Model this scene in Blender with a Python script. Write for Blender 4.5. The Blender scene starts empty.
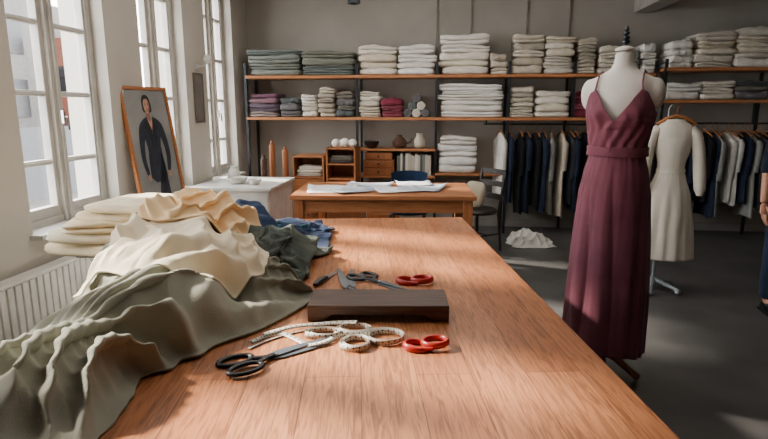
import bpy, bmesh, math, random, time
from mathutils import Vector, Matrix, noise
random.seed(7)
T0=time.time()
pi=math.pi
sin,cos=math.sin,math.cos
A=math.radians(5.8); CA,SA=cos(A),sin(A)
def R(u,v,z=0): return Vector((u*CA+v*SA,-u*SA+v*CA,z))
def U(p,v):
    k=(p-384)/555*0.985
    return v*(k*CA-SA)/(k*SA+CA)
def srgb(c):
    o=[]
    for x in c:
        x=x/255.0
        o.append(x/12.92 if x<=0.04045 else ((x+0.055)/1.055)**2.4)
    return (o[0],o[1],o[2],1)
# ---------------------------------------------------------------- materials
def mat(name,col,rough=.6,metal=0,col2=None,nscale=6,stretch=(1,1,1),bump=0,bscale=150,detail=4,sheen=0,spec=None,bdist=.002):
    m=bpy.data.materials.new(name); m.use_nodes=True
    nt=m.node_tree; N=nt.nodes; L=nt.links
    b=N['Principled BSDF']
    b.inputs['Base Color'].default_value=srgb(col); b.inputs['Roughness'].default_value=rough
    b.inputs['Metallic'].default_value=metal
    if sheen: b.inputs['Sheen Weight'].default_value=sheen
    if spec is not None: b.inputs['Specular IOR Level'].default_value=spec
    tc=N.new('ShaderNodeTexCoord'); mp=N.new('ShaderNodeMapping'); mp.inputs['Scale'].default_value=stretch
    L.new(tc.outputs['Object'],mp.inputs['Vector'])
    n=N.new('ShaderNodeTexNoise'); n.inputs['Scale'].default_value=nscale; n.inputs['Detail'].default_value=detail
    L.new(mp.outputs['Vector'],n.inputs['Vector'])
    if col2 is None: col2=tuple(c*.88 for c in col)
    r=N.new('ShaderNodeMapRange'); r.inputs[1].default_value=.3; r.inputs[2].default_value=.7
    L.new(n.outputs['Fac'],r.inputs[0])
    mx=N.new('ShaderNodeMix'); mx.data_type='RGBA'
    mx.inputs[6].default_value=srgb(col); mx.inputs[7].default_value=srgb(col2)
    L.new(r.outputs[0],mx.inputs[0]); L.new(mx.outputs[2],b.inputs['Base Color'])
    if bump:
        n2=N.new('ShaderNodeTexNoise'); n2.inputs['Scale'].default_value=bscale; n2.inputs['Detail'].default_value=3
        L.new(mp.outputs['Vector'],n2.inputs['Vector'])
        bp=N.new('ShaderNodeBump'); bp.inputs['Strength'].default_value=bump; bp.inputs['Distance'].default_value=bdist
        L.new(n2.outputs['Fac'],bp.inputs['Height']); L.new(bp.outputs['Normal'],b.inputs['Normal'])
    return m
def fabric(name,col,col2=None,rough=.92,sheen=.05,bump=.3,bscale=260,bdist=.002): return mat(name,col,rough,col2=col2,nscale=5,bump=bump,bscale=bscale,sheen=sheen,spec=.15,bdist=bdist)
def wood(name,col,col2,rough=.45,axis=0,scale=5):
    st=[14,14,14]; st[axis]=1.0
    return mat(name,col,rough,col2=col2,nscale=scale,stretch=tuple(st),bump=.15,bscale=12,detail=6)
M_plaster=mat('wall plaster',(174,169,160),.9,col2=(158,153,144),nscale=1.5,bump=.2,bscale=25)
M_plaster2=mat('window wall plaster',(192,186,176),.9,col2=(178,172,162),nscale=1.5,bump=.2,bscale=25)
M_conduit=mat('painted conduit',(148,143,135),.8)
M_ceil=mat('ceiling paint',(164,160,153),.9)
M_floor=mat('dark concrete',(96,94,92),.38,col2=(70,69,68),nscale=2.2,bump=.15,bscale=30)
M_white=mat('white paint',(218,217,212),.45)
M_winframe=mat('window paint',(190,186,178),.5)
M_rad=mat('radiator enamel',(236,234,229),.4)
M_shelf=wood('shelf pine',(190,128,80),(156,98,58))
M_oak=wood('warm oak',(176,114,70),(140,86,50))
M_oakv=wood('warm oak upright',(172,108,66),(136,82,46),axis=2)
M_darkwood=wood('walnut',(104,76,60),(56,40,32),rough=.5,scale=7)
M_blackwood=wood('black stained wood',(46,36,31),(28,22,19),rough=.45)
M_mirf=mat('grey mirror frame',(112,104,94),.5)
M_steel=mat('dark steel',(62,66,70),.45,.8)
M_chrome=mat('polished steel',(190,192,196),.22,1.0)
M_blade=mat('shear blade steel',(142,147,153),.36,.65)
M_blade2=mat('grey shear steel',(104,112,120),.4,.5)
M_black=mat('black handle',(22,24,28),.35)
M_red=mat('red handle plastic',(190,40,32),.35,col2=(172,32,26))
M_frame=wood('picture frame wood',(182,116,64),(144,86,44))
M_paper=mat('paper',(222,222,220),.8,col2=(212,214,218))
M_ceramic=mat('white ceramic',(226,222,214),.25)
M_skin=mat('skin',(196,144,116),.55,col2=(180,126,100))
M_denim=fabric('denim fabric',(38,50,70),(28,38,56))
M_hair=mat('dark hair',(38,28,24),.5)
def plank_mat():
    m=bpy.data.materials.new('table planks'); m.use_nodes=True
    nt=m.node_tree;N=nt.nodes;L=nt.links;b=N['Principled BSDF']
    tc=N.new('ShaderNodeTexCoord')
    mp=N.new('ShaderNodeMapping'); mp.inputs['Rotation'].default_value=(0,0,pi/2)
    L.new(tc.outputs['Object'],mp.inputs['Vector'])
    br=N.new('ShaderNodeTexBrick'); br.offset=.37
    br.inputs['Scale'].default_value=1; br.inputs['Brick Width'].default_value=1.15; br.inputs['Row Height'].default_value=.16
    br.inputs['Mortar Size'].default_value=.0012; br.inputs['Mortar Smooth'].default_value=.3
    br.inputs['Color1'].default_value=srgb((198,132,88)); br.inputs['Color2'].default_value=srgb((176,110,68)); br.inputs['Mortar'].default_value=srgb((112,68,42))
    L.new(mp.outputs['Vector'],br.inputs['Vector'])
    mp2=N.new('ShaderNodeMapping'); mp2.inputs['Scale'].default_value=(28,2.0,1)
    L.new(tc.outputs['Object'],mp2.inputs['Vector'])
    n=N.new('ShaderNodeTexNoise'); n.inputs['Scale'].default_value=3; n.inputs['Detail'].default_value=8; n.inputs['Distortion'].default_value=1.4
    L.new(mp2.outputs['Vector'],n.inputs['Vector'])
    cr=N.new('ShaderNodeValToRGB'); cr.color_ramp.elements[0].position=.36; cr.color_ramp.elements[0].color=(.48,.41,.35,1)
    cr.color_ramp.elements[1].position=.56; cr.color_ramp.elements[1].color=(1.04,1.02,1,1)
    L.new(n.outputs['Fac'],cr.inputs[0])
    mx=N.new('ShaderNodeMix'); mx.data_type='RGBA'; mx.blend_type='MULTIPLY'; mx.inputs[0].default_value=.85
    L.new(br.outputs['Color'],mx.inputs[6]); L.new(cr.outputs[0],mx.inputs[7]); L.new(mx.outputs[2],b.inputs['Base Color'])
    b.inputs['Roughness'].default_value=.33
    bp=N.new('ShaderNodeBump'); bp.inputs['Strength'].default_value=.12; bp.inputs['Distance'].default_value=.002
    L.new(n.outputs['Fac'],bp.inputs['Height']); L.new(bp.outputs['Normal'],b.inputs['Normal'])
    return m
M_plank=plank_mat()
def glass_mat():
    m=bpy.data.materials.new('window glass'); m.use_nodes=True
    nt=m.node_tree;N=nt.nodes;L=nt.links
    N.remove(N['Principled BSDF']); out=N['Material Output']
    t=N.new('ShaderNodeBsdfTransparent'); g=N.new('ShaderNodeBsdfGlossy'); g.inputs['Roughness'].default_value=.02
    n=N.new('ShaderNodeTexNoise'); n.inputs['Scale'].default_value=3
    mr=N.new('ShaderNodeMapRange'); mr.inputs[3].default_value=.03; mr.inputs[4].default_value=.07
    L.new(n.outputs['Fac'],mr.inputs[0])
    mx=N.new('ShaderNodeMixShader'); L.new(mr.outputs[0],mx.inputs[0]); L.new(t.outputs[0],mx.inputs[1]); L.new(g.outputs[0],mx.inputs[2]); L.new(mx.outputs[0],out.inputs[0])
    return m
M_glass=glass_mat()
# ---------------------------------------------------------------- mesh builder
class MB:
    def __init__(s): s.v=[]; s.f=[]; s.mi=[]
    def add(s,vs,fs,mi=0):
        o=len(s.v); s.v+= [tuple(v) for v in vs]; s.f+=[tuple(i+o for i in f) for f in fs]; s.mi+=[mi]*len(fs)
    def box(s,c,d,mtx=None,mi=0):
        x,y,z=c; a,b,e=d[0]/2,d[1]/2,d[2]/2
        vs=[Vector((x+i*a,y+j*b,z+k*e)) for k in(-1,1) for j in(-1,1) for i in(-1,1)]
        if mtx: vs=[mtx@v for v in vs]
        s.add(vs,[(0,2,3,1),(4,5,7,6),(0,1,5,4),(2,6,7,3),(0,4,6,2),(1,3,7,5)],mi); return s
    def loft(s,rings,cap0=True,cap1=True,closed=True,mi=0):
        n=len(rings[0]); vs=[p for r in rings for p in r]; fs=[]
        for i in range(len(rings)-1):
            for j in range(n if closed else n-1):
                k=(j+1)%n; fs.append((i*n+j,i*n+k,(i+1)*n+k,(i+1)*n+j))
        if cap0: fs.append(tuple(reversed(range(n))))
        if cap1: fs.append(tuple((len(rings)-1)*n+j for j in range(n)))
        s.add(vs,fs,mi); return s
    def tube(s,pts,r,seg=10,closed=False,flat=1.0,mi=0):
        pts=[Vector(p) for p in pts]; n=len(pts); rings=[]
        if not hasattr(r,'__len__'): r=[r]*n
        prev=None
        for i,p in enumerate(pts):
            if closed: t=(pts[(i+1)%n]-pts[i-1])
            else: t=(pts[min(i+1,n-1)]-pts[max(i-1,0)])
            t.normalize()
            up=Vector((0,0,1)) if abs(t.z)<.9 else Vector((0,1,0))
            if prev is not None and not closed: up=prev
            x=t.cross(up); 
            if x.length<1e-4: x=t.cross(Vector((1,0,0)))
            x.normalize(); y=x.cross(t).normalized(); prev=y
            rings.append([p+x*cos(2*pi*k/seg)*r[i]+y*sin(2*pi*k/seg)*r[i]*flat for k in range(seg)])
        if closed: rings.append(rings[0]); s.loft(rings,False,False,mi=mi)
        else: s.loft(rings,mi=mi)
        return s
    def lathe(s,prof,c=(0,0,0),seg=24,sx=1,sy=1,mi=0):
        rings=[[Vector((c[0]+r*sx*cos(2*pi*k/seg),c[1]+r*sy*sin(2*pi*k/seg),c[2]+z)) for k in range(seg)] for r,z in prof]
        s.loft(rings,mi=mi); return s
    def ball(s,c,r,seg=16,mi=0):
        if not hasattr(r,'__len__'): r=(r,r,r)
        rings=[]
        for i in range(1,10):
            th=pi*i/10
            rings.append([Vector((c[0]+r[0]*sin(th)*cos(2*pi*k/seg),c[1]+r[1]*sin(th)*sin(2*pi*k/seg),c[2]-r[2]*cos(th))) for k in range(seg)])
        s.loft(rings,mi=mi); return s
def link(o): bpy.context.scene.collection.objects.link(o)
def mk(name,mb,m,parent=None,loc=(0,0,0),rz=0,smooth=False,bevel=0,label=None,cat=None,group=None,kind=None,rot=None,ang=40):
    me=bpy.data.meshes.new(name); me.from_pydata([tuple(v) for v in mb.v],[],mb.f); me.update()
    bm=bmesh.new(); bm.from_mesh(me); bmesh.ops.recalc_face_normals(bm,faces=bm.faces); bm.to_mesh(me); bm.free()
    ms=m if isinstance(m,(list,tuple)) else [m]
    for x in ms: me.materials.append(x)
    if len(ms)>1:
        for p,i in zip(me.polygons,mb.mi): p.material_index=i
    if smooth:
        me.shade_smooth(); me.set_sharp_from_angle(angle=math.radians(ang))
    o=bpy.data.objects.new(name,me); link(o)
    o.location=loc; o.rotation_euler=rot if rot else (0,0,rz)
    if parent: o.parent=parent
    if bevel:
        b=o.modifiers.new('bevel','BEVEL'); b.width=bevel; b.segments=2; b.limit_method='ANGLE'
    tag(o,label,cat,group,kind); return o
def tag(o,label=None,cat=None,group=None,kind=None):
    if label:o['label']=label
    if cat:o['category']=cat
    if group:o['group']=group
    if kind:o['kind']=kind
def top(name,label,cat,loc,rz=0,group=None,kind=None,rot=None):
    o=bpy.data.objects.new(name,None); link(o); o.empty_display_size=.1
    o.location=loc; o.rotation_euler=rot if rot else (0,0,rz); tag(o,label,cat,group,kind); return o
def box(name,c,d,m,parent=None,bevel=.003,**k): return mk(name,MB().box(c,d),m,parent,bevel=bevel,**k)

# ---------------------------------------------------------------- room shell (room frame)
ZC=3.2; VB=7.5; UL=-2.6; UR=5.6; VN=-1.6
def room(name,mb,m,label,bevel=0): return mk(name,mb,m,rz=-A,label=label,cat='room',kind='structure',bevel=bevel)
room('floor',MB().box(((UL+UR)/2,(VN+VB)/2,-.05),(UR-UL+.8,VB-VN+.8,.1)),M_floor,'dark polished concrete floor of the workroom')
room('ceiling',MB().box(((UL+UR)/2,(VN+VB)/2,ZC+.05),(UR-UL+.8,VB-VN+.8,.1)),M_ceil,'plain off-white plaster ceiling')
room('wall_back',MB().box(((UL+UR)/2,VB+.1,ZC/2),(UR-UL+.8,.2,ZC)),M_plaster,'grey beige plaster wall behind the shelving')
room('wall_right',MB().box((UR+.1,(VN+VB)/2,ZC/2),(.2,VB-VN,ZC)),M_plaster,'grey beige plaster side wall')
room('wall_front',MB().box(((UL+UR)/2,VN-.1,ZC/2),(UR-UL+.8,.2,ZC)),M_plaster,'grey beige plaster wall')
wins=[(6.12,6.95),(4.75,5.60),(3.24,4.24),(1.6,2.6)]
SILL=.75; WT=3.02; TH=.36
mb=MB(); uc=UL-TH/2
mb.box((uc,(VN+VB)/2,SILL/2),(TH,VB-VN,SILL)); mb.box((uc,(VN+VB)/2,(WT+ZC)/2),(TH,VB-VN,ZC-WT))
edges=[VB]+[x for w in wins for x in (w[1],w[0])]+[VN]
for i in range(0,len(edges),2):
    a,b=edges[i],edges[i+1]; mb.box((uc,(a+b)/2,(SILL+WT)/2),(TH,a-b,WT-SILL))
room('wall_left',mb,M_plaster2,'pale plaster wall with tall window openings')
for i,(a,b) in enumerate(wins):
    W=b-a; H=WT-SILL
    w=top('window_%d'%(i+1),'tall white casement window with small panes','window',R(UL-.15,(a+b)/2,SILL),rz=-A,kind='structure')
    f=MB(); t=.06
    for y in(-W/2+t/2,W/2-t/2): f.box((0,y,H/2),(.09,t,H))
    for z in(t/2,H-t/2): f.box((0,0,z),(.09,W,t))
    f.box((.01,0,H/2),(.11,.09,H)); f.box((.03,0,H/2),(.11,.03,H))
    for sgn in(-1,1):
        cy=sgn*(W/4); sw=W/2-.08
        for y in(cy-sw/2+.015,cy+sw/2-.015): f.box((.005,y,H/2),(.06,.05,H-.08))
        for z in(.44,.91,1.38,1.85): f.box((0,cy,z),(.045,sw,.036)); f.box((.012,cy,z),(.045,sw,.016))
        f.box((0,cy,.09),(.06,sw,.08))
    mk('window_frame',f,M_winframe,w,bevel=.004)
    g=MB().box((-.01,0,H/2),(.004,W-.06,H-.06)); mk('window_glass',g,M_glass,w)
    hd=MB().box((.092,0,.75),(.02,.025,.09)).tube([(.10,0,.75),(.125,0,.75),(.13,0,.66)],.008,8); mk('window_handle',hd,M_chrome,w,smooth=True)
    s=MB().box((.12,0,-.005),(.24,W+.06,.03)); mk('window_sill',s,M_white,w,bevel=.004)
room('trim_1',MB().box((2.45,(3.6+VB)/2,2.96),(.22,VB-3.6,.48)),M_ceil,'plastered ceiling beam')
for i,p in enumerate((435,468,522,563)):
    room('trim_%d'%(i+2),MB().box((U(p,VB),VB-.012,(2.0+ZC)/2),(.016,.02,ZC-2.0)),M_conduit,'thin painted conduit on the wall')
room('baseboard_back',MB().box(((UL+UR)/2,VB-.01,.05),(UR-UL,.02,.1)),M_ceil,'painted baseboard')

# exterior
M_stucco=mat('pale stucco',(84,82,79),.9); M_brick=mat('red brick',(92,48,32),.9,col2=(76,40,27),nscale=20); M_slate=mat('slate roof',(30,32,36),.8)
M_dk=mat('dark window pane',(18,20,24),.3)
e=top('neighbouring_building','pale stucco house with slate roof seen through the windows','building',R(-10.5,15,-6.9),rz=-A)
mk('building_body',MB().box((0,0,3.3),(4,18,6.6)),M_stucco,e)
mb=MB(); vs=[(-2.2,-9.2,6.6),(2.2,-9.2,6.6),(2.2,9.2,6.6),(-2.2,9.2,6.6),(0,-9.2,8.0),(0,9.2,8.0)]
mb.add(vs,[(0,1,4),(1,2,5,4),(2,3,5),(3,0,4,5),(0,3,2,1)]); mk('building_roof',mb,M_slate,e)
mb=MB()
for k in range(8):
    for z in(2,5.2): mb.box((2.01,-7.5+k*2.1,z),(.04,.9,1.4))
mk('building_window',mb,M_dk,e,kind='stuff')
e=top('brick_building','tall red brick building outside the windows','building',R(-16.4,24.5,-6),rz=-A)
mk('building_body',MB().box((0,0,5.3),(2.0,2,10.6)),M_brick,e)
mb=MB()
for z in(6.3,8.8): mb.box((1.02,0,z),(.04,.6,1.2)); mb.box((0,-1.02,z),(.6,.04,1.2))
mk('building_window',mb,M_dk,e,kind='stuff')
e=top('tall_building','pale multi-storey building outside the windows','building',R(-19.5,20.5,-7),rz=-A)
mk('building_body',MB().box((0,0,6.5),(5,8,13)),M_stucco,e)
mb=MB()
for k in range(4):
    for z in(6.3,9.0,11.5): mb.box((2.52,-3+k*2,z),(.04,.8,1.5))
mk('building_window',mb,M_dk,e,kind='stuff')
mk('street_ground',MB().box((-18,10,-7.0),(30,60,.2)),M_slate,label='grey paved street below the windows',cat='ground',kind='structure')

# ---------------------------------------------------------------- main table
th=math.radians(2.92)
TZ=.80
TW=1.80
tb=top('cutting_table','large warm oak cutting table with planked top','table',(-.263,2.19,0),rz=th)
ttop=box('table_top',(0,0,TZ-.03),(TW,3.28,.06),M_plank,tb,bevel=.005)
mb=MB(); 
for y in(-1.45,1.45): mb.box((0,y,.67),(1.5,.04,.1))
for x in(-.76,.76): mb.box((x,0,.67),(.04,2.9,.1))
mk('apron',mb,M_oak,tb,bevel=.003)
for x in(-.76,.76):
    for y in(-1.45,1.45): box('leg',(x,y,.36),(.09,.09,.72),M_oakv,tb,bevel=.005)
st=top('side_table','low white pedestal table carrying piled fabrics by the windows','table',(-1.52,3.76,0),rz=th)
stop=box('table_top',(0,0,.745),(.50,1.46,.03),M_white,st)
box('table_pedestal',(.08,0,.365),(.12,1.1,.73),M_white,st)
box('table_foot',(.02,0,.02),(.44,1.2,.04),M_white,st)
ra=top('radiator','white ribbed panel radiator below the window','radiator',R(-2.5,3.05,0),rz=-A)
mb=MB(); mb.box((.01,0,.34),(.06,2.2,.42)); mb.box((0,0,.555),(.10,2.2,.02))
k=-1.07
while k<1.09:
    mb.box((.045,k,.34),(.018,.042,.40)); k+=.06
mk('radiator_panel',mb,M_rad,ra,bevel=.004)
for y in(-.9,.9): box('radiator_foot',(-.02,y,.07),(.03,.03,.14),M_rad,ra)
mk('radiator_pipe',MB().tube([(0,1.12,0),(0,1.12,.2),(0,1.05,.2)],.012,8),M_chrome,ra,smooth=True)

# low cabinet + portrait
lc=top('low_cabinet','low white cabinet by the window wall','cabinet',R(-2.27,4.85,0),rz=-A)
box('cabinet_body',(0,0,.29),(.55,1.0,.58),M_white,lc)
for y in(-.245,.245):
    box('cabinet_door',(.285,y,.29),(.02,.47,.52),M_white,lc)
BL=Vector((-2.0,4.56,.585)); BR=Vector((-1.8,5.04,.585))
w=(BR-BL); FW=w.length; wd=w.normalized(); nrm=Vector((wd.y,-wd.x,0))
lean=math.radians(9.0); FH=1.17
upv=(Vector((0,0,1))*cos(lean)-nrm*sin(lean)).normalized(); n2=wd.cross(upv).normalized()
if n2.dot(nrm)<0:n2=-n2
mtx=Matrix((( wd.x,-n2.x,upv.x,BL.x),(wd.y,-n2.y,upv.y,BL.y),(wd.z,-n2.z,upv.z,BL.z),(0,0,0,1)))
pf=top('framed_portrait','wood framed portrait of person in dark suit, leaning on wall','picture',(0,0,0)); pf.matrix_world=mtx
f=MB(); t=.028
f.box((t/2,0,FH/2),(t,.03,FH)); f.box((FW-t/2,0,FH/2),(t,.03,FH)); f.box((FW/2,0,t/2),(FW,.03,t)); f.box((FW/2,0,FH-t/2),(FW,.03,t))
mk('picture_frame',f,M_frame,pf,bevel=.003)
M_pb=mat('picture backdrop',(150,150,147),.5,col2=(104,106,105),nscale=1.8); M_suit=mat('pictured suit',(36,44,60),.6,col2=(18,23,35),nscale=14); M_lapel=mat('pictured lapel',(14,18,28),.6)
M_psk=mat('pictured skin',(200,156,132),.6,col2=(166,120,98),nscale=18); M_phair=mat('pictured hair',(34,26,24),.6); M_pdk=mat('pictured features',(96,52,46),.6); M_psh=mat('pictured face shade',(150,106,86),.6)
P=MB()
def chaikin(p,it=2):
    for _ in range(it):
        q=[]
        for i in range(len(p)):
            a=p[i];b=p[(i+1)%len(p)]; q+=[(a[0]*.75+b[0]*.25,a[1]*.75+b[1]*.25),(a[0]*.25+b[0]*.75,a[1]*.25+b[1]*.75)]
        p=q
    return p
def flat(pts,lay,mi,sm=0):
    if sm: pts=chaikin(pts,sm)
    P.add([Vector((x*FW,-.002-lay*.0006,z*FH)) for x,z in pts],[tuple(range(len(pts)))],mi)
def ell(cx,cz,rx,rz_,lay,mi,n=20): flat([(cx+rx*cos(2*pi*i/n),cz+rz_*sin(2*pi*i/n)) for i in range(n)],lay,mi)
flat([(.04,.02),(.96,.02),(.96,.98),(.04,.98)],0,0)
flat([(.41,.84),(.415,.90),(.45,.935),(.51,.945),(.57,.935),(.60,.90),(.61,.84),(.59,.81),(.43,.81)],1,4,2)
flat([(.46,.755),(.555,.755),(.545,.84),(.47,.84)],2,6,1)
flat([(.33,.0),(.50,.0),(.515,.28),(.53,.0),(.71,.0),(.68,.30),(.655,.50),(.66,.58)],3,1,1)
flat([(.32,.30),(.69,.30),(.665,.46),(.64,.54),(.69,.64),(.78,.70),(.72,.755),(.585,.785),(.53,.74),(.47,.785),(.34,.755),(.25,.70),(.34,.63),(.375,.54),(.34,.46)],3,1,1)
flat([(.33,.755),(.25,.70),(.20,.56),(.20,.44),(.26,.34),(.31,.36),(.28,.46),(.30,.56),(.37,.66)],4,1,2)
flat([(.72,.755),(.79,.70),(.84,.56),(.83,.45),(.76,.36),(.70,.38),(.74,.47),(.735,.56),(.67,.66)],4,1,2)
flat([(.46,.785),(.53,.66),(.58,.785),(.56,.76),(.51,.745)],5,3)
flat([(.45,.79),(.38,.71),(.42,.68),(.50,.53),(.53,.68)],6,2); flat([(.59,.79),(.66,.71),(.62,.68),(.56,.53),(.53,.68)],6,2)
flat([(.44,.885),(.44,.85),(.46,.818),(.50,.80),(.542,.818),(.565,.85),(.565,.885),(.54,.912),(.47,.912)],6,3,2)
flat([(.535,.91),(.565,.885),(.565,.85),(.542,.818),(.52,.807),(.54,.84),(.545,.88)],7,6,1)
flat([(.425,.87),(.43,.91),(.50,.942),(.58,.91),(.585,.87),(.565,.905),(.53,.918),(.47,.915),(.44,.90)],8,4,1)
for ex in(.478,.530):
    ell(ex,.868,.011,.0035,9,4,10); ell(ex,.877,.016,.0015,9,4,10)
flat([(.505,.862),(.499,.848),(.511,.847)],9,6); ell(.504,.831,.016,.0032,9,5,12)
ell(.735,.355,.035,.024,7,3,12); ell(.285,.338,.035,.024,7,3,12)
mk('picture',P,[M_pb,M_suit,M_lapel,M_psk,M_phair,M_pdk,M_psh],pf)

o=top('wall_mirror','narrow framed mirror hanging between the windows','mirror',R(UL+.015,5.86,1.42),rz=-A)
f=MB(); 
for y in(-.10,.10): f.box((0,y,.25),(.02,.022,.52))
for z in(0,.5): f.box((0,0,z),(.02,.20,.022))
mk('mirror_frame',f,M_mirf,o,bevel=.003); box('mirror_glass',(-.003,0,.25),(.008,.19,.49),mat('dull mirror glass',(150,148,144),.3,.6),o,bevel=0)
o=top('wall_lamp','small white globe lamp on a wall bracket','lamp',R(UL,5.86,2.0),rz=-A)
mk('lamp_bracket',MB().tube([(.0,0,.0),(.08,0,.0),(.11,0,.03)],.007,8).box((.01,0,0),(.02,.05,.05)),M_white,o,smooth=True)
mk('lamp_shade',MB().ball((.12,0,.07),.05),M_ceramic,o,smooth=True)
wc=top('white_side_cabinet','white side cabinet under the far window','cabinet',R(-2.12,5.85,0),rz=-A)
box('cabinet_top',(0,0,.76),(.86,.95,.03),M_white,wc); box('cabinet_body',(0,0,.37),(.8,.88,.74),M_white,wc)
for x in(-.2,.2):
    d=box('cabinet_door',(x,-.445,.38),(.38,.015,.66),M_white,wc); mk('door_knob',MB().ball((x*.2,-.465,.45),.012),M_chrome,d,smooth=True)
def bowl(name,label,cat,pos,r,h,m=M_ceramic):
    mk(name,MB().lathe([(r*.5,0),(r*.55,h*.05),(r*.9,h*.5),(r,h),(r*.95,h),(r*.82,h*.5),(r*.4,h*.15)],seg=24),m,loc=pos,smooth=True,label=label,cat=cat)
bowl('bowl','white ceramic bowl on the white cabinet','bowl',R(-2.15,5.7,.776),.11,.07)
bowl('bowl','small white ceramic bowl on the white cabinet','bowl',R(-1.93,5.62,.776),.07,.06)
mk('ceramic_jar',MB().lathe([(.04,0),(.065,.03),(.07,.09),(.04,.14),(.045,.16),(.0351,.16),(.03,.13)]),M_ceramic,loc=R(-2.28,5.95,.776),smooth=True,label='round white ceramic jar on the white cabinet',cat='jar')
# ---------------------------------------------------------------- shelving
VS=7.02; SD=.44; vc=VS+SD/2
posts=[U(p,VS) for p in(247,357,436,508,572,652)]
su=top('shelving_unit','long shelving of pine boards on dark steel posts','shelf',(0,0,0),rz=-A)
for j,u in enumerate(posts):
    box('upright_post',(u,VS+SD-.02,1.06),(.03,.03,2.12),M_steel,su,bevel=0)
    if j<4: box('upright_post',(u,VS+.02,1.06),(.03,.03,2.12),M_steel,su,bevel=0)
    else: box('upright_post',(u,VS+.02,1.77),(.03,.03,.70),M_steel,su,bevel=0)
Z1,Z2=1.97,1.455
for z in(Z1,Z2): box('shelf_board',((posts[0]+posts[-1])/2,vc,z-.0175),(posts[-1]-posts[0],SD,.035),M_shelf,su)
box('shelf_board',((posts[1]+posts[2])/2,vc,1.06-.0125),(posts[2]-posts[1],SD,.025),M_shelf,su)
box('shelf_board',((posts[1]+posts[2])/2,vc,.72-.0125),(posts[2]-posts[1],SD,.025),M_shelf,su)
box('shelf_board',((posts[2]+posts[3])/2,vc,.76-.0125),(posts[3]-posts[2],SD,.025),M_shelf,su)
su2=top('shelving_unit','pine shelving on dark steel posts above hanging clothes','shelf',(0,0,0),rz=-A)
VR=6.85; p2=[U(662,VR),U(768,VR)+.1,U(768,VR)+1.0]
Y1,Y2=2.02,1.66
for u in p2:
    box('upright_post',(u,VR+.02,1.87),(.03,.03,.50),M_steel,su2,bevel=0); box('upright_post',(u,VR+.44,1.06),(.03,.03,2.12),M_steel,su2,bevel=0)
for z in(Y1,Y2): box('shelf_board',((p2[0]+p2[-1])/2,VR+.23,z-.0175),(p2[-1]-p2[0],.46,.035),M_shelf,su2)
def folded(seed,layers=3):
    rnd=random.Random(seed); mb=MB(); prof=[]
    n=layers; hs=[rnd.uniform(.8,1.2) for _ in range(n)]; S_=sum(hs); hs=[h/S_ for h in hs]; z0=0
    zs_=[]
    for h in hs: zs_.append((z0+h/2,h/2)); z0+=h
    for zc,r in zs_:
        ex=rnd.uniform(-.02,.03)
        for k in range(8):
            a=-pi/2+pi*k/7; prof.append((-.5+.09-ex-.10*(max(0,cos(a))**.75),zc+r*.97*sin(a)))
    for zc,r in reversed(zs_):
        for k in range(5):
            a=pi/2-pi*k/4; prof.append((.43+.06*cos(a),zc+r*.97*sin(a)))
    rings=[]; S=22
    for i in range(S+1):
        x=-.5+i/S; e=abs(2*i/S-1); sc=1-.09*e**9; zq=1-.26*e**8
        rings.append([Vector((x+.010*sin(z*20+seed),y*sc*(1+.03*sin(3*x+seed))+.025*noise.noise(Vector((x*5,z*2,seed))),.46+(z-.46)*zq+(.10*sin(5*x+seed*1.3)+.12*noise.noise(Vector((x*6,seed,y*2))))*z)) for y,z in prof])
    mb.loft(rings); me=mk('folded_fabric',mb,M_white,smooth=True,ang=75).data
    o=bpy.data.objects['folded_fabric']; bpy.data.objects.remove(o); return me
fold_base=[folded(s,l) for s,l in((1,1),(2,2),(3,1),(5,2),(8,2),(9,1))]
PAL={
'grey':[(132,138,130),(110,118,114),(148,150,138),(124,126,114)],
'dark':[(92,98,100),(110,108,110),(120,116,106),(80,84,86)],
'light':[(232,225,212),(214,206,193),(240,236,228),(224,214,194)],
'beige':[(208,199,182),(222,214,198),(190,180,162),(176,168,154)],
'pink':[(160,98,108),(124,48,66),(212,198,190),(140,70,84)],
'purple':[(124,94,104),(96,84,96),(152,138,134),(108,74,90)],
'white':[(238,235,228),(244,242,238),(226,222,214),(234,229,220)],
'cream':[(248,232,198),(250,238,210),(240,222,186),(246,230,198)],
}
fmats={k:[fabric('folded %s %d'%(k,i),c) for i,c in enumerate(v)] for k,v in PAL.items()}
fmesh={}
def fold_mesh(k,i,b):
    key=(k,i,b)
    if key not in fmesh:
        me=fold_base[b].copy(); me.materials.clear(); me.materials.append(fmats[k][i]); fmesh[key]=me
    return fmesh[key]
CN={'grey':'grey','dark':'dark grey','light':'off-white','beige':'beige','pink':'burgundy and pink','purple':'muted purple','white':'white','cream':'cream'}
def stack(u0,u1,v,z,H,pal,group,lh=.088,d=.38,where='on a pine shelf',mess=1):
    ws=[]; 
    while sum(ws)<H-.02: ws.append(random.uniform(.7,1.35)*lh)
    f=H/sum(ws); ws=[x*f for x in ws]; w=u1-u0; zz=z+.001
    for i,lh in enumerate(ws):
        k=random.randrange(len(PAL[pal])); b=random.randrange(6)
        o=bpy.data.objects.new('folded_fabric',fold_mesh(pal,k,b)); link(o)
        o.location=R((u0+u1)/2+random.uniform(-.012,.012)*mess,v+random.uniform(-.02,.02)*mess,zz)
        o.scale=(w*random.uniform(.93,1.04)*random.choice((1,1,-1)),d*random.uniform(.92,1.0),lh*1.03)
        o.rotation_euler=(0,0,-A+random.uniform(-.04,.04)*mess)
        tag(o,'folded %s fabric stacked %s'%(CN[pal],where),'fabric',group); zz+=lh
def S(p0,p1,ztop,zs,pal,v=None,lh=.088,group=None,d=.38):
    v=v if v else vc
    vf=v-.2
    stack(U(p0,vf)+.008,U(p1,vf)-.008,v,zs,ztop-zs,pal,group or 'fabrics on the shelf at height %.1f'%zs,lh,d)
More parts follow.
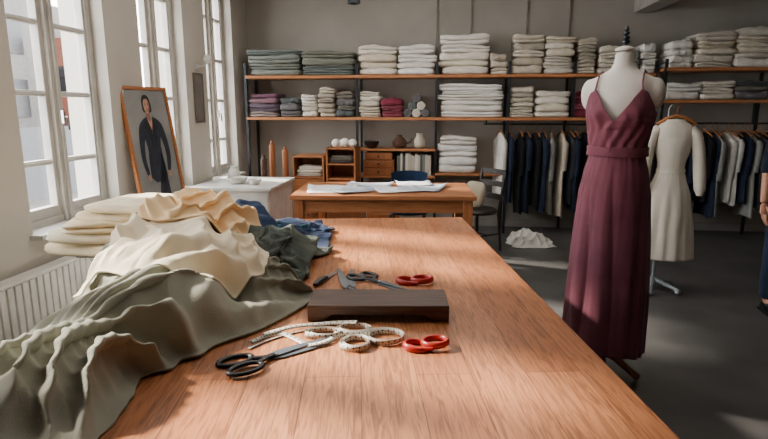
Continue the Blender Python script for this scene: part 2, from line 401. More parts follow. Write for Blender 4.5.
def Zs(py,y=7.25): return 1.55-y*math.tan(math.radians(11.2)+math.atan((py-219.5)/555))
for p0,p1,yt,pal in((249,302,50,'grey'),(303,355,52,'grey'),(359,396,47,'light'),(397,435,47,'white'),(439,487,37,'light'),(488,506,56,'beige'),(510,541,38,'beige'),(541,571,40,'light'),(574,593,42,'beige'),(594,618,50,'beige'),(619,636,54,'grey'),(637,652,48,'white')):
    S(p0,p1,Zs(yt),Z1,pal)
for p0,p1,yt,pal in((249,279,94,'purple'),(280,300,98,'dark'),(301,317,95,'light'),(318,335,88,'beige'),(336,355,92,'dark'),(359,380,92,'light'),(381,403,99,'pink'),(439,503,85,'white'),(510,534,88,'beige'),(535,569,92,'light'),(574,590,92,'pink'),(592,612,92,'dark')):
    S(p0,p1,Zs(yt),Z2,pal,lh=.070)
S(439,479,Zs(136),.76,'white',lh=.095,group='white linens on the low shelf')
for p0,p1,yt,pal in((666,690,42,'white'),(691,730,34,'light'),(731,769,30,'light'),(770,800,32,'beige')):
    stack(U(p0,VR)+.004,U(p1,VR)-.004,VR+.23,Y1,Zs(yt,6.75)-Y1,pal,'fabrics on the upper shelf over the clothes')
for p0,p1,yt,pal in((666,700,84,'white'),(701,735,82,'light'),(736,768,82,'dark'),(770,800,84,'beige')):
    stack(U(p0,VR)+.004,U(p1,VR)-.004,VR+.23,Y2,Zs(yt,6.75)-Y2,pal,'fabrics on the second shelf over the clothes',lh=.070)
def roll(name_lab,pos,r,L,m,rz=0,group=None):
    mb=MB()
    mb.tube([(0,-L/2,r),(0,L/2,r)],r,20)
    pts=[]
    for k in range(60):
        a=k*.35; rr=r*(.15+.8*k/60); pts.append((rr*cos(a),-L/2-.002,r+rr*sin(a)))
    mb.tube(pts,r*.05,5)
    mk('fabric_roll',mb,m,loc=pos,rz=rz,smooth=True,label=name_lab,cat='fabric roll',group=group)
ug=U(405,VS)
for i,(du,dz,k) in enumerate(((.03,0,'dark'),(.14,0,'beige'),(.25,0,'dark'),(.085,.09,'grey'),(.195,.09,'light'),(.14,.18,'dark'))):
    roll('rolled %s fabric on a pine shelf'%CN[k],R(ug+du,vc,Z2+.001+dz),.052,.4,fmats[k][1],rz=-A,group='fabric rolls on the shelf')
def cabinet(name,label,u0,u1,v,d,h,draw,opn):
    W=u1-u0; c=top(name,label,'cabinet',R((u0+u1)/2,v,0),rz=-A)
    t=.02; mb=MB()
    mb.box((-W/2+t/2,0,h/2),(t,d,h)); mb.box((W/2-t/2,0,h/2),(t,d,h)); mb.box((0,0,h-t/2),(W,d,t)); mb.box((0,0,.06),(W,d,t)); mb.box((0,d/2-.005,h/2),(W,.01,h))
    for z in opn: mb.box((0,0,z),(W,d-.01,t))
    mk('cabinet_body',mb,M_oak,c,bevel=.002)
    for z,dh in draw:
        dr=box('drawer',(0,-d/2-.003,z),(W-.05,.018,dh),M_oak,c); mk('drawer_knob',MB().ball((0,-d/2-.025,z),.014),M_steel,dr,smooth=True)
    return c
cabinet('wooden_cabinet','small oak cabinet with open cubby and drawers',U(291,6.6),U(323,6.6),6.8,.4,1.0,[(.64,.16),(.46,.16),(.28,.16)],[.74])
cabinet('wooden_cabinet','small oak cabinet with open shelves and a drawer',U(325,6.6),U(355,6.6),6.8,.4,1.10,[(.60,.2)],[.72,.9])
def drawerbox(u0,u1,z,h,n,label):
    W=u1-u0; c=top('drawer_box',label,'drawers',R((u0+u1)/2,vc-.02,z),rz=-A)
    box('box_body',(0,0,h/2),(W,.36,h),M_oak,c)
    for i in range(n):
        d=box('drawer',(0,-.185,h*(i+.5)/n),(W-.03,.014,h/n-.02),M_oakv,c); mk('drawer_knob',MB().ball((0,-.2,h*(i+.5)/n),.012),M_steel,d,smooth=True)
drawerbox(U(363,VS),U(394,VS),.7205,.2,2,'small oak drawer box on the low shelf')
drawerbox(U(363,VS)+.02,U(392,VS),.922,.09,1,'shallow oak tray drawer on another drawer box')
u=U(397,VS); i=0
while u<U(430,VS):
    wd_=random.uniform(.022,.04); hh=random.uniform(.24,.29)
    c=random.choice(['grey','beige','light','dark']); o=top('binder','%s fabric-covered binder standing in a row'%CN[c],'book',R(u+wd_/2,vc-.05,.7205),rz=-A,group='binders on the low shelf')
    box('binder_cover',(0,0,hh/2),(wd_,.24,hh),fmats[c][0],o,bevel=.003); box('pages',(0,.002,hh/2+.001),(wd_*.7,.243,hh-.02),M_paper,o,bevel=0)
    u+=wd_+.002
for i,(p,r) in enumerate(((336,.05),(345,.055),(353,.05),(341,.045))):
    mk('yarn_ball',MB().ball((0,0,r),r),fmats['white'][0],loc=R(U(p,6.75),6.72+(.1 if i==3 else 0),1.101),smooth=True,label='ball of white yarn on a wooden cabinet',cat='yarn',group='yarn balls on the cabinet')
bowl('bowl','dark glazed bowl on the low shelf','bowl',R(U(372,vc),vc-.05,1.061),.1,.09,M_blackwood)
mk('spouted_pot',MB().lathe([(.05,0),(.09,.03),(.1,.08),(.06,.13),(.03,.15),(.035,.17)]).tube([(.08,0,.06),(.14,0,.08),(.16,0,.13)],.012,8),M_darkwood,loc=R(U(400,vc),vc-.03,1.061),smooth=True,label='round brown pot with spout on the low shelf',cat='pot')
mk('vase',MB().lathe([(.04,0),(.07,.03),(.075,.1),(.04,.16),(.045,.19)]),fmats['beige'][0],loc=R(U(420,vc),vc-.05,1.061),smooth=True,label='beige ceramic vase on the low shelf',cat='vase')
stack(U(300,6.6)-.05,U(320,6.6),6.78,.751,.12,'light','folded cloths inside the cabinet',.04,.3,'inside a wooden cabinet')
stack(U(329,6.6),U(352,6.6),6.78,.911,.09,'dark','folded cloths inside the cabinet',.03,.3,'inside a wooden cabinet')
for i,(p,v,h,m,tl) in enumerate(((252,6.9,.62,M_oakv,.03),(262,6.75,.95,M_darkwood,-.02),(271,6.9,1.12,M_oakv,.02),(284,6.85,1.05,M_oakv,-.03))):
    b=MB().lathe([(.035,0),(.04,.005),(.04,h-.005),(.035,h)],seg=16); b.lathe([(.02,h),(.02,h+.04)],seg=12)
    mk('fabric_bolt_core',b,m,loc=R(U(p,v),v,.002),rot=(tl*.1,0,0),smooth=True,label='upright wooden fabric bolt standing on the floor',cat='fabric bolt',group='bolts by the shelving')

# ---------------------------------------------------------------- back table
bt=top('work_table','oak work table with papers on it','table',(.005,5.32,0),rz=-.035)
BW=1.66
box('table_top',(0,0,.78),(BW,.92,.04),M_oak,bt,bevel=.004)
mb=MB(); mb.box((0,-.4,.7),(BW-.16,.025,.12)).box((0,.4,.7),(BW-.16,.025,.12)).box((-.75,0,.7),(.025,.8,.12)).box((.75,0,.7),(.025,.8,.12)); mk('apron',mb,M_oak,bt,bevel=.002)
for x in(-.76,.76):
    for y in(-.39,.39): box('leg',(x,y,.38),(.085,.085,.76),M_oakv,bt,bevel=.004)
M_bp=mat('bluish paper',(186,194,206),.8)
def sheet(pos,w,d,rz,m,label):
    mb=MB(); n=8; vs=[];fs=[]
    for i in range(n+1):
        for j in range(n+1):
            x=(i/n-.5)*w;y=(j/n-.5)*d; vs.append((x,y,.002+.006*max(0,sin(x*9+y*5+rz*7))**2+.018*max(0,(abs(i/n-.5)*2))**6*(1 if j>n/2 else .2)))
    for i in range(n):
        for j in range(n): a=i*(n+1)+j; fs.append((a,a+n+1,a+n+2,a+1))
    mb.add(vs,fs); o=mk('paper_sheet',mb,m,loc=pos,rz=rz,smooth=True,label=label,cat='paper',group='pattern papers on the work table')
    s=o.modifiers.new('s','SOLIDIFY'); s.thickness=.0012
for i,(x,y,w_,d_,rz_,m) in enumerate(((-.48,5.28,.5,.5,.1,M_paper),(-.15,5.45,.45,.5,-.15,M_bp),(.12,5.2,.42,.36,.25,M_paper),(.38,5.35,.4,.5,-.3,M_bp),(-.3,5.1,.35,.25,.5,M_bp),(.3,5.55,.35,.3,.1,M_paper))):
    sheet((x,y,.801+i*.003),w_,d_,rz_,m,'large loose sheet of pattern paper on the work table')
def chair(label,pos,rz,m,mseat,slats=False):
    c=top('chair',label,'chair',pos,rz)
    mk('seat',MB().lathe([(.18,.42),(.225,.43),(.235,.455),(.22,.475),(.1,.48)],seg=4*6,sx=1,sy=.95),mseat,c,smooth=True)
    for x,y in((-.18,-.17),(.18,-.17),(-.17,.17),(.17,.17)):
        mk('leg',MB().tube([(x*1.15,y*1.15,0),(x,y,.43)],[.013,.018],8),m,c,smooth=True)
    if slats:
        for sx in(-1,1): mk('back_support',MB().tube([(sx*.17,.17,.43),(sx*.18,.20,.65),(sx*.185,.24,.90)],.016,8),m,c,smooth=True)
        for z,y in((.60,.195),(.74,.215),(.87,.235)):
            mk('backrest_slat',MB().loft([[Vector((x,y+.02*(1-(x/.18)**2)+dy,z+dz)) for dy,dz in((-.008,-.03),(.008,-.03),(.012,.03),(-.004,.03))] for x in(-.18,-.09,0,.09,.18)]),m,c,smooth=True)
    else:
        pts=[(.21*sin(a),.10+.12*cos(a),.78+.03*cos(a)) for a in [(-1.2+2.4*i/12) for i in range(13)]]
        rings=[]
        for p in pts:
            rings.append([Vector((p[0],p[1]-.012,p[2]-.16)),Vector((p[0],p[1]+.012,p[2]-.16)),Vector((p[0]*1.05,p[1]+.02,p[2]+.06)),Vector((p[0]*1.05,p[1]-.004,p[2]+.06))])
        mk('backrest',MB().loft(rings),mseat,c,smooth=True)
        for sx in(-1,1): mk('back_support',MB().tube([(sx*.17,.16,.43),(sx*.19,.17,.65)],.014,8),m,c,smooth=True)
    mk('stretcher',MB().tube([(-.19,-.18,.2),(-.19,.18,.2)],.009,8).tube([(.19,-.18,.2),(.19,.18,.2)],.009,8).tube([(-.19,0,.2),(.19,0,.2)],.009,8),m,c,smooth=True)
M_navyup=fabric('navy upholstery',(28,48,74))
chair('navy upholstered chair tucked behind the work table',(.27,6.08,0),-.1,M_blackwood,M_navyup)
chair('dark wooden chair with a beige cushion on it',(1.03,6.08,0),-1.0,M_blackwood,M_blackwood,True)
M_cush=fabric('taupe cushion linen',(170,158,138),(154,142,122))
mb=MB().ball((0,0,0),(1,1,1),seg=28)
for i,v in enumerate(mb.v):
    x,y,z=v; e=.55
    X_=math.copysign(abs(x)**e,x); Z_=math.copysign(abs(z)**e,z); mb.v[i]=(X_*.155,y*.06*(1-.5*(abs(X_)*abs(Z_))),Z_*.145)
mk('cushion',mb,M_cush,loc=(1.0,6.06,.635),rot=(-.18,0,-1.0),smooth=True,label='beige linen cushion leaning on the dark chair',cat='cushion')
for px_,w_,h_,y_ in((-.42,.4,.5,6.2),(-.0,.4,.34,6.75)):
    c=top('drawer_box','low oak drawer chest on the floor','drawers',(px_,y_,0),-.05); box('box_body',(0,0,h_/2),(w_,.35,h_),M_oak,c); 
    for z in(.25*h_,.72*h_): d=box('drawer',(0,-.18,z),(w_-.04,.014,.4*h_),M_oakv,c); mk('drawer_knob',MB().ball((0,-.2,z),.012),M_steel,d,smooth=True)

# ---------------------------------------------------------------- garments on rail
def rail(u0,u1,v,z,zs,label):
    c=top('clothes_rail',label,'clothes rail',R(u0,v,0),rz=-A)
    mk('rail_bar',MB().tube([(0,0,z),(u1-u0,0,z)],.012,10),M_steel,c,smooth=True)
    for x in(0.03,(u1-u0)/2,u1-u0-.03): box('rail_bracket',(x,0,(z+zs)/2),(.02,.03,zs-z),M_steel,c,bevel=0)
VG=7.2; ZR=1.37
rail(U(484,VG),U(650,VG),VG,ZR,Z2-.035,'steel clothes rail under the pine shelving')
VG2=7.05; rail(U(660,VG2)-.02,U(768,VG2)+.9,VG2,ZR+.02,Y2-.035,'steel clothes rail under the second shelving')
def garment_mesh(seed,L,D,T,sleeve=True,flare=1.0):
    rnd=random.Random(seed); rings=[]; N=28; ph=rnd.random()*6
    fk=rnd.choice((3,4,5)); fa=rnd.uniform(.15,.32); flare=rnd.uniform(.9,1.12)
    prof=[(0,.05,.02),(.03,.09,.03),(.07,D*.8,.03),(.11,D,.038),(.2,D*.98,T*.8),(.45,D*.92,T),(.7,D*.96*flare,T),(1.0,D*flare,T*1.1)]
    ts=[0,.02,.04,.07,.1,.15,.2,.28,.36,.45,.55,.65,.75,.85,.93,1.0]
    for t in ts:
        for i in range(len(prof)-1):
            if prof[i][0]<=t<=prof[i+1][0]:
                q=(t-prof[i][0])/(prof[i+1][0]-prof[i][0]); d=prof[i][1]*(1-q)+prof[i+1][1]*q; w=prof[i][2]*(1-q)+prof[i+1][2]*q
        ring=[]
        for k in range(N):
            a=2*pi*k/N; f=1+min(1,t*1.5)*fa*sin(fk*a+ph+t*2.5)+.1*sin(9*a+ph*2)*t
            ring.append(Vector((w*cos(a)*f+.008*sin(t*5+ph),d*sin(a)*(1+.04*sin(7*a+ph)*t),-.06-t*L+.015*sin(3*a+ph)*t)))
        rings.append(ring)
    mb=MB(); mb.loft(rings)
    if sleeve:
        sl=rnd.uniform(.5,.68)
        for sg in(-1,1):
            pts=[(rnd.uniform(-.005,.005),sg*D*.86,-.06-.1*L),(.005,sg*D*1.0,-.17-.02),(.008,sg*(D-.005),-.35),(.01,sg*(D-.015),-.52*sl/.66),(.008,sg*(D-.02),-sl)]
            mb.tube(pts,[.03,.04,.038,.034,.03],10)
    return mb
gcol={'navy':(34,42,60),'black':(28,29,33),'white':(222,219,212),'beige':(192,180,162),'grey':(146,147,144),'olive':(114,112,96),'blue':(146,164,182),'char':(56,58,63)}
gm={k:fabric('garment '+k,c) for k,c in gcol.items()}
GN={'navy':'navy','black':'black','white':'white','beige':'beige','grey':'grey','olive':'olive','blue':'pale blue','char':'charcoal'}
hb=MB().tube([(0,0,.03),(0,.012,.045),(0,0,.06),(0,-.014,.045),(0,0,.02),(0,0,-.03)],.003,6).tube([(0,-.2,-.1),(0,-.1,-.06),(0,0,-.035),(0,.1,-.06),(0,.2,-.1)],.009,8)
hang=mk('clothes_hanger',hb,M_oak,smooth=True); hme=hang.data; bpy.data.objects.remove(hang)
gi=0
def garment(p,v,zr,k,L,kind,T=.036,rot=None):
    global gi; gi+=1
    D=random.uniform(.17,.215); L*=random.uniform(.86,1.06); T*=random.uniform(.8,1.35); p+=random.uniform(-1.5,1.5)
    r=-A+(random.uniform(-.15,.15) if rot is None else rot)
    o=mk('hanging_garment',garment_mesh(gi,L,D,T,kind!='trousers'),gm[k],loc=R(U(p,v),v,zr-.045),rz=r,smooth=True,ang=70,label='%s %s hanging on the clothes rail'%(GN[k],kind),cat='clothing',group='garments on the clothes rail')
    h=bpy.data.objects.new('clothes_hanger',hme); link(h); h.location=R(U(p,v),v,zr-.045); h.rotation_euler=(0,0,r); tag(h,'wooden clothes hanger on the steel rail','clothes hanger','clothes hangers on the rail')
garment(500,VG,ZR,'white',.86,'shirt',.05,.16)
for p,k,L,kd in((512,'navy',1.0,'coat'),(520,'black',1.03,'coat'),(528,'navy',1.05,'coat'),(536,'black',1.0,'coat'),(544,'navy',1.0,'coat'),(553,'grey',.98,'coat'),(561,'beige',1.02,'coat'),(569,'char',.95,'dress'),(577,'navy',1.02,'coat'),(585,'black',1.0,'coat'),(594,'navy',.95,'jacket'),(604,'char',1.0,'coat'),(614,'grey',.9,'jacket'),(624,'navy',.95,'coat'),(634,'blue',.7,'shirt'),(643,'blue',.72,'shirt')):
    garment(p,VG,ZR,k,L,kd)
for p,k,L,kd in((664,'navy',.85,'dress'),(672,'white',.8,'shirt'),(680,'char',.9,'jacket'),(688,'navy',.8,'jacket'),(696,'navy',.95,'coat'),(704,'black',.95,'coat'),(712,'navy',1.0,'coat'),(719,'grey',1.0,'dress'),(727,'white',.85,'shirt'),(735,'white',.9,'shirt'),(744,'navy',.95,'coat'),(752,'grey',.95,'coat'),(760,'char',1.0,'coat'),(768,'black',1.0,'coat'),(780,'navy',.95,'coat'),(792,'beige',.9,'dress')):
    garment(p,VG2,ZR+.02,k,L,kd)

# ---------------------------------------------------------------- main dress form
def interp(tab,z):
    if z<=tab[0][0]: return tab[0][1:]
    for i in range(len(tab)-1):
        if tab[i][0]<=z<=tab[i+1][0]:
            q=(z-tab[i][0])/(tab[i+1][0]-tab[i][0]); q=q*q*(3-2*q)*.5+q*.5
            return tuple(a*(1-q)+b*q for a,b in zip(tab[i][1:],tab[i+1][1:]))
    return tab[-1][1:]
TOR=[(.95,.158,.11),(1.1,.168,.115),(1.22,.150,.105),(1.33,.132,.096),(1.42,.148,.108),(1.52,.165,.120),(1.6,.173,.114),(1.67,.182,.094),(1.705,.170,.078),(1.735,.118,.063),(1.762,.066,.055),(1.80,.05,.05),(1.86,.048,.048)]
M_form=fabric('linen dress form',(222,217,208),(212,206,197),sheen=.1)
M_burg=fabric('dusty plum crepe',(130,74,88),(112,60,74),rough=.62,sheen=.1,bump=.15)
FX,FY,FR=1.275,3.05,math.radians(-34)
df=top('dress_form','white linen dress form on wooden stand wearing a plum dress','dress form',(FX,FY,0),rz=FR)
mb=MB(); rings=[]
z=.95
while z<1.861:
    a,b=interp(TOR,z); rings.append([Vector((a*cos(t),b*sin(t),z)) for t in [2*pi*k/40 for k in range(40)]]); z+=.015
mb.loft(rings)
for s in(-1,1): mb.ball((s*.165,.005,1.630),(.050,.056,.088))
o=mk('form_torso',mb,M_form,df,smooth=True)
rm=o.modifiers.new('r','REMESH'); rm.mode='VOXEL'; rm.voxel_size=.009; rm.use_smooth_shade=True
sm=o.modifiers.new('s','SMOOTH'); sm.iterations=14; sm.factor=.6
mk('neck_cap',MB().lathe([(.049,1.855),(.05,1.865),(.03,1.875),(.012,1.88)]),M_form,df,smooth=True)
mb=MB().lathe([(.010,1.87),(.010,1.89),(.02,1.895),(.02,1.905),(.009,1.91),(.018,1.918),(.018,1.926),(.008,1.932),(.016,1.94),(.016,1.947),(.007,1.953),(.012,1.962),(.008,1.975),(.003,1.98)],seg=16)
mk('finial',mb,M_steel,df,smooth=True)
mk('stand_pole',MB().tube([(0,0,.1),(0,0,1.0)],.018,12),M_oakv,df,smooth=True)
for k in range(4):
    a=k*pi/2+.3; x,y=cos(a),sin(a)
    mk('stand_foot',MB().tube([(.01*x,.01*y,.16),(.08*x,.08*y,.13),(.16*x,.16*y,.06),(.21*x,.21*y,.022)],[.022,.024,.02,.022],10),M_oakv,df,smooth=True)
SK=[(.20,.226,.204),(.4,.222,.198),(.8,.206,.182),(1.08,.190,.158),(1.20,.170,.138),(1.30,.146,.112),(1.335,.140,.104)]
NC=240
def ztop(ph):
    d=abs((ph+180)%360-180)
    K=[(0,1.485),(36,1.655),(48,1.64),(78,1.545),(120,1.525),(180,1.52)]
    for (a0,z0),(a1,z1) in zip(K,K[1:]):
        if a0<=d<=a1: return z0+(z1-z0)*(d-a0)/(a1-a0)
def nz3(x,y,z): return noise.noise(Vector((x,y,z)))
db=MB()
rings=[]
for i in range(80):
    z=.20+(1.335-.20)*i/79; a,b=interp(SK,z); dp=1.335-z; amp=min(1,dp/.8)**.8; ring=[]
    for k in range(NC):
        t=2*pi*k/NC; c_,s_=cos(t),sin(t)
        w1=nz3(c_*1.3,s_*1.3,z*.8)*2.0
        r1=abs(sin(3.5*t+w1*1.6+2*nz3(c_*2,s_*2,3)))**.8
        r2=nz3(c_*3+9,s_*3,z*.9+w1*.3)
        f=1+.085*amp*(r1-.6)+.07*amp*r2+.012*nz3(c_*8,s_*8,z*3)*min(1,dp*6)+.010*sin(30*t+3*nz3(c_*3,s_*3,1))*max(0,1-dp/.22)*min(1,dp*20)
        ring.append(Vector((a*f*s_,-b*f*c_,z+.010*sin(3*t)*(1 if i==0 else 0))))
    rings.append(ring)
db.loft(rings,False,False)
rings=[]
for i in range(34):
    q=i/33; ring=[]
    for k in range(NC):
        t=2*pi*k/NC; ph=math.degrees(t); zt=ztop(ph); z=1.33+(zt-1.33)*q; a,b=interp(TOR,z); d=abs((ph+180)%360-180); sg=((ph+180)%360-180)
        off=.012
        off+=.030*math.exp(-((d-30)/20)**2-((z-1.53)/.055)**2)
        off+=.0035*sin(18*t+3*sin(z*20))*(1-q)**.5
        dl=sg-(-60+(z-1.33)/.17*60)
        if -90<sg<70 and z<1.5: off+=.009/(1+math.exp(-dl*.6)) if dl>-25 else 0
        off+=.005*nz3(sg*.04+z*12,z*6-sg*.06,3)
        if z>1.45 and d<30: off+=.008*(1-d/30)
        if z>1.6: off=min(off,.014)
        ring.append(Vector(((a+off)*sin(t),-(b+off)*cos(t),z)))
    rings.append(ring)
db.loft(rings,False,False)
dr=mk('evening_dress',db,M_burg,df,smooth=True,ang=80); s=dr.modifiers.new('s','SOLIDIFY'); s.thickness=.0035
dr['label']='long sleeveless dusty plum dress with thin shoulder straps'
rings=[]
for dz,of in((-.028,.010),(-.026,.024),(-.012,.027),(0,.025),(.012,.027),(.024,.024),(.026,.010)):
    z=1.330+dz; a,b=interp(TOR,z); rings.append([Vector(((a+of)*sin(2*pi*k/80),-(b+of)*cos(2*pi*k/80),z)) for k in range(80)])
mk('waistband',MB().loft(rings,False,False),M_burg,dr,smooth=True)
for s in(-1,1):
    t=math.radians(38); a,b=interp(TOR,1.655)
    pts=[(s*(a+.012)*sin(t),-(b+.012)*cos(t),1.645),(s*.112,-.078,1.69),(s*.11,-.048,1.733),(s*.106,0,1.752),(s*.106,.04,1.74),(s*.106,.08,1.69),(s*.106,.11,1.6),(s*.106,.114,1.52)]
    mk('shoulder_strap',MB().tube(pts,.0045,8),M_burg,dr,smooth=True)
# ---------------------------------------------------------------- white dress on stand
WP=(2.40,4.68)
ds=top('garment_stand','pale metal garment stand with star base','stand',(WP[0]-.04,WP[1],0),rz=.2)
M_pmetal=mat('pale painted metal',(168,178,184),.4,.3)
mk('stand_pole',MB().tube([(0,0,.05),(0,0,1.47)],.015,10),M_pmetal,ds,smooth=True)
mk('stand_hook',MB().tube([(0,0,1.45),(0,0,1.56),(.02,0,1.585),(.04,0,1.565)],.006,8),M_pmetal,ds,smooth=True)
for k in range(5):
    a=k*2*pi/5+.2; mk('stand_foot',MB().tube([(0,0,.10),(.1*cos(a),.1*sin(a),.07),(.21*cos(a),.21*sin(a),.042)],[.022,.019,.015],8).ball((.215*cos(a),.215*sin(a),.026),.026,seg=10),M_pmetal,ds,smooth=True)
hg=mk('wooden_hanger',MB().tube([(-.15,0,1.43),(-.08,0,1.475),(0,0,1.50),(.08,0,1.475),(.15,0,1.43)],[.012,.014,.014,.014,.012],8).tube([(0,0,1.5),(0,0,1.56),(.02,0,1.58)],.004,6),M_frame,loc=(WP[0]+.02,WP[1]-.02,0),rz=-.25,smooth=True,label='wooden hanger holding the cream dress',cat='clothes hanger')
M_wdress=fabric('cream cotton dress',(222,215,201),(208,200,184))
wd2=top('white_dress','long sleeved cream cotton dress hanging on a stand','dress',(WP[0]+.01,WP[1]-.02,0),rz=-.25)
WDT=[(.3,.230,.16),(.6,.205,.145),(.85,.168,.115),(1.0,.120,.085),(1.05,.102,.075),(1.10,.106,.078),(1.22,.132,.092),(1.32,.150,.09),(1.39,.152,.07),(1.43,.120,.055),(1.455,.075,.045),(1.47,.07,.045)]
rings=[]
for i in range(64):
    z=.3+1.17*i/63; a,b=interp(WDT,z); amp=min(1,max(0,(1.05-z)/.5)); ring=[]
    for k in range(120):
        t=2*pi*k/120; c_,s_=cos(t),sin(t)
        r1=.5+.5*sin(8*t+3*nz3(c_*1.5,s_*1.5,z*.5)); r2=nz3(c_*5,s_*5+4,z*.8)
        f=1+amp*(.10*(r1-.4)+.06*r2)+.025*nz3(c_*4,s_*4,z*7)+.012*sin(26*t)*max(0,1-abs(z-1.05)/.12)
        ring.append(Vector((a*f*c_,b*f*s_,z)))
    rings.append(ring)
o=mk('dress_body',MB().loft(rings,False,False),M_wdress,wd2,smooth=True,ang=80); s=o.modifiers.new('s','SOLIDIFY'); s.thickness=.003
for s in(-1,1):
    mk('sleeve',MB().tube([(s*.12,0,1.395),(s*.16,-.01,1.345),(s*.19,-.02,1.24),(s*.205,-.03,1.12),(s*.215,-.045,1.0),(s*.222,-.055,.90),(s*.224,-.058,.86),(s*.224,-.058,.85)],[.040,.052,.050,.050,.050,.046,.028,.026],14),M_wdress,wd2,smooth=True)
mb=MB(); rings=[]
for dz,of in((-.015,.006),(0,.010),(.015,.006)):
    a,b=interp(WDT,1.05+dz); rings.append([Vector(((a+of)*cos(2*pi*k/60),(b+of)*sin(2*pi*k/60),1.05+dz)) for k in range(60)])
mk('waist_seam',mb.loft(rings,False,False),M_wdress,wd2,smooth=True)

# ---------------------------------------------------------------- tools
def scissors(label,pos,rz,L,ang,mh,group=None,k=1.0,ring=.03,bw=1.5,mb_=None):
    c=top('scissors',label,'scissors',pos,rz,group)
    for sg in(-1,1):
        rot=sg*ang/2; ca,sa=cos(rot),sin(rot)
        def X(x,y,z): return Vector((x*ca-y*sa,x*sa+y*ca,z))
        z=.006+.0025*sg
        out=[(-.02,.009*sg),(.02,.014*sg),(L*.5,.011*sg),(L*.9,.005*sg),(L,0),(L*.6,-.003*sg),(0,-.007*sg),(-.02,-.007*sg)]
        rings=[[X(x,y*bw,z-.0012) for x,y in out],[X(x,y*bw,z+.0012) for x,y in out]]
        mk('blade',MB().loft(rings),mb_ or M_blade,c,bevel=.0004)
        R0=ring
        cx,cy=-.105*k,-sg*.030*k
        pts=[]
        for q in range(24):
            a=2*pi*q/24; pts.append(X(cx+(R0*1.35)*cos(a),cy+R0*.78*sin(a),z+.002))
        m2=MB().tube(pts,.0078*k,10,closed=True,flat=.75)
        m2.tube([X(-.005,0,z),X(-.03*k,-sg*.006,z+.001),X(-.058*k,-sg*.018*k,z+.002),X(cx+R0*1.2,cy+sg*.006,z+.002)],[.012,.011,.009,.0075],10,flat=.6)
        mk('handle',m2,mh,c,smooth=True)
    mk('pivot_screw',MB().lathe([(.007,.004),(.007,.0125),(.005,.014)],seg=16),M_chrome,c,smooth=True)
    return c
def aim(p,q): return math.atan2(q[1]-p[1],q[0]-p[0])
TB=TZ+.0006
scissors('black handled tailor shears beside the tape measures',(-.335,1.60,TB),aim((-.42,1.53),(-.19,1.70)),.21,.12,M_black,k=1.1,ring=.038,bw=1.7,mb_=M_blade2)
scissors('black handled fabric shears behind the wooden board',(-.02,2.34,TB),aim((-.08,2.42),(.13,2.19)),.18,.10,M_black,k=1.1,ring=.034,mb_=M_blade2)
scissors('grey steel shears standing open by the wooden board',(-.150,2.27,TB),aim((-.15,2.27),(-.195,2.62)),.30,.20,M_black,k=.9,ring=.02,bw=2.1)
kn=top('fabric_knife','small dark handled cutting knife on the table','knife',(-.265,2.38,TB),rz=aim((-.30,2.29),(-.22,2.52)))
mk('knife_handle',MB().tube([(-.10,0,.010),(-.06,0,.013),(0,0,.013),(.02,0,.010)],[.010,.015,.014,.010],10,flat=.8),M_black,kn,smooth=True)
mk('knife_blade',MB().loft([[Vector((.015,-.012,z)),Vector((.015,.012,z)),Vector((.10,.006,z)),Vector((.14,-.005,z))] for z in(.007,.009)]),M_blade,kn)
wb=top('pressing_board','dark walnut pressing block with cut-out underside','wooden board',(-.02,1.985,TZ),rz=-.01)
W2=.255
prof=[(-W2,.060),(W2,.060),(W2,.0),(.195,0),(.185,.012),(.165,.024)]+[(.165-.33*i/10,.025) for i in range(1,10)]+[(-.165,.024),(-.185,.012),(-.195,0),(-W2,0)]
mb=MB(); mb.loft([[Vector((x,y,z+.0006)) for x,z in prof] for y in(-.095,.095)])
mk('board_block',mb,M_darkwood,wb,bevel=.003)
def redrings(pos,rz,s,label):
    c=top('red_ring_snips',label,'thread snips',pos,rz,'red ring handled snips')
    for sg in(-1,1):
        pts=[(sg*.021*s+.030*s*cos(a),sg*.009*s+.025*s*sin(a),.011+.005*sg+.004*cos(a)*sg) for a in[2*pi*k/28 for k in range(28)]]
        mk('ring_handle',MB().tube(pts,.0066*s,10,closed=True,flat=1.3),M_red,c,smooth=True)
    mk('ring_joint',MB().tube([(-.045*s,-.014*s,.009),(-.015*s,-.03*s,.010),(.02*s,-.022*s,.010)],.006*s,10,flat=.8),M_red,c,smooth=True)
redrings((.135,1.67,TB),-.2,1.3,'pair of red ring handles lying on the table')
redrings((.135,2.35,TB),-.4,1.45,'pair of red ring handles behind the wooden board')
def tape_mat():
    m=bpy.data.materials.new('measuring tape'); m.use_nodes=True; nt=m.node_tree;N=nt.nodes;L=nt.links;b=N['Principled BSDF']; b.inputs['Roughness'].default_value=.5
    uv=N.new('ShaderNodeUVMap'); sx=N.new('ShaderNodeSeparateXYZ'); L.new(uv.outputs[0],sx.inputs[0])
    def md(op,a,bv,c=None):
        n=N.new('ShaderNodeMath'); n.operation=op
        for i,x in enumerate((a,bv)):
            if isinstance(x,(int,float)): n.inputs[i].default_value=x
            elif x is not None: L.new(x,n.inputs[i])
        return n.outputs[0]
    f1=md('FRACT',md('MULTIPLY',sx.outputs[0],100),0); f2=md('FRACT',md('MULTIPLY',sx.outputs[0],50),0)
    t1=md('MULTIPLY',md('LESS_THAN',f1,.2),md('LESS_THAN',sx.outputs[1],.35)); t2=md('MULTIPLY',md('LESS_THAN',f2,.26),md('GREATER_THAN',sx.outputs[1],.5))
    t3=md('MULTIPLY',t2,md('LESS_THAN',sx.outputs[1],.85))
    t=md('MAXIMUM',t1,t3)
    mx=N.new('ShaderNodeMix'); mx.data_type='RGBA'; mx.inputs[6].default_value=srgb((212,205,192)); mx.inputs[7].default_value=srgb((40,40,42)); L.new(t,mx.inputs[0]); L.new(mx.outputs[2],b.inputs['Base Color'])
    return m
M_tape=tape_mat()
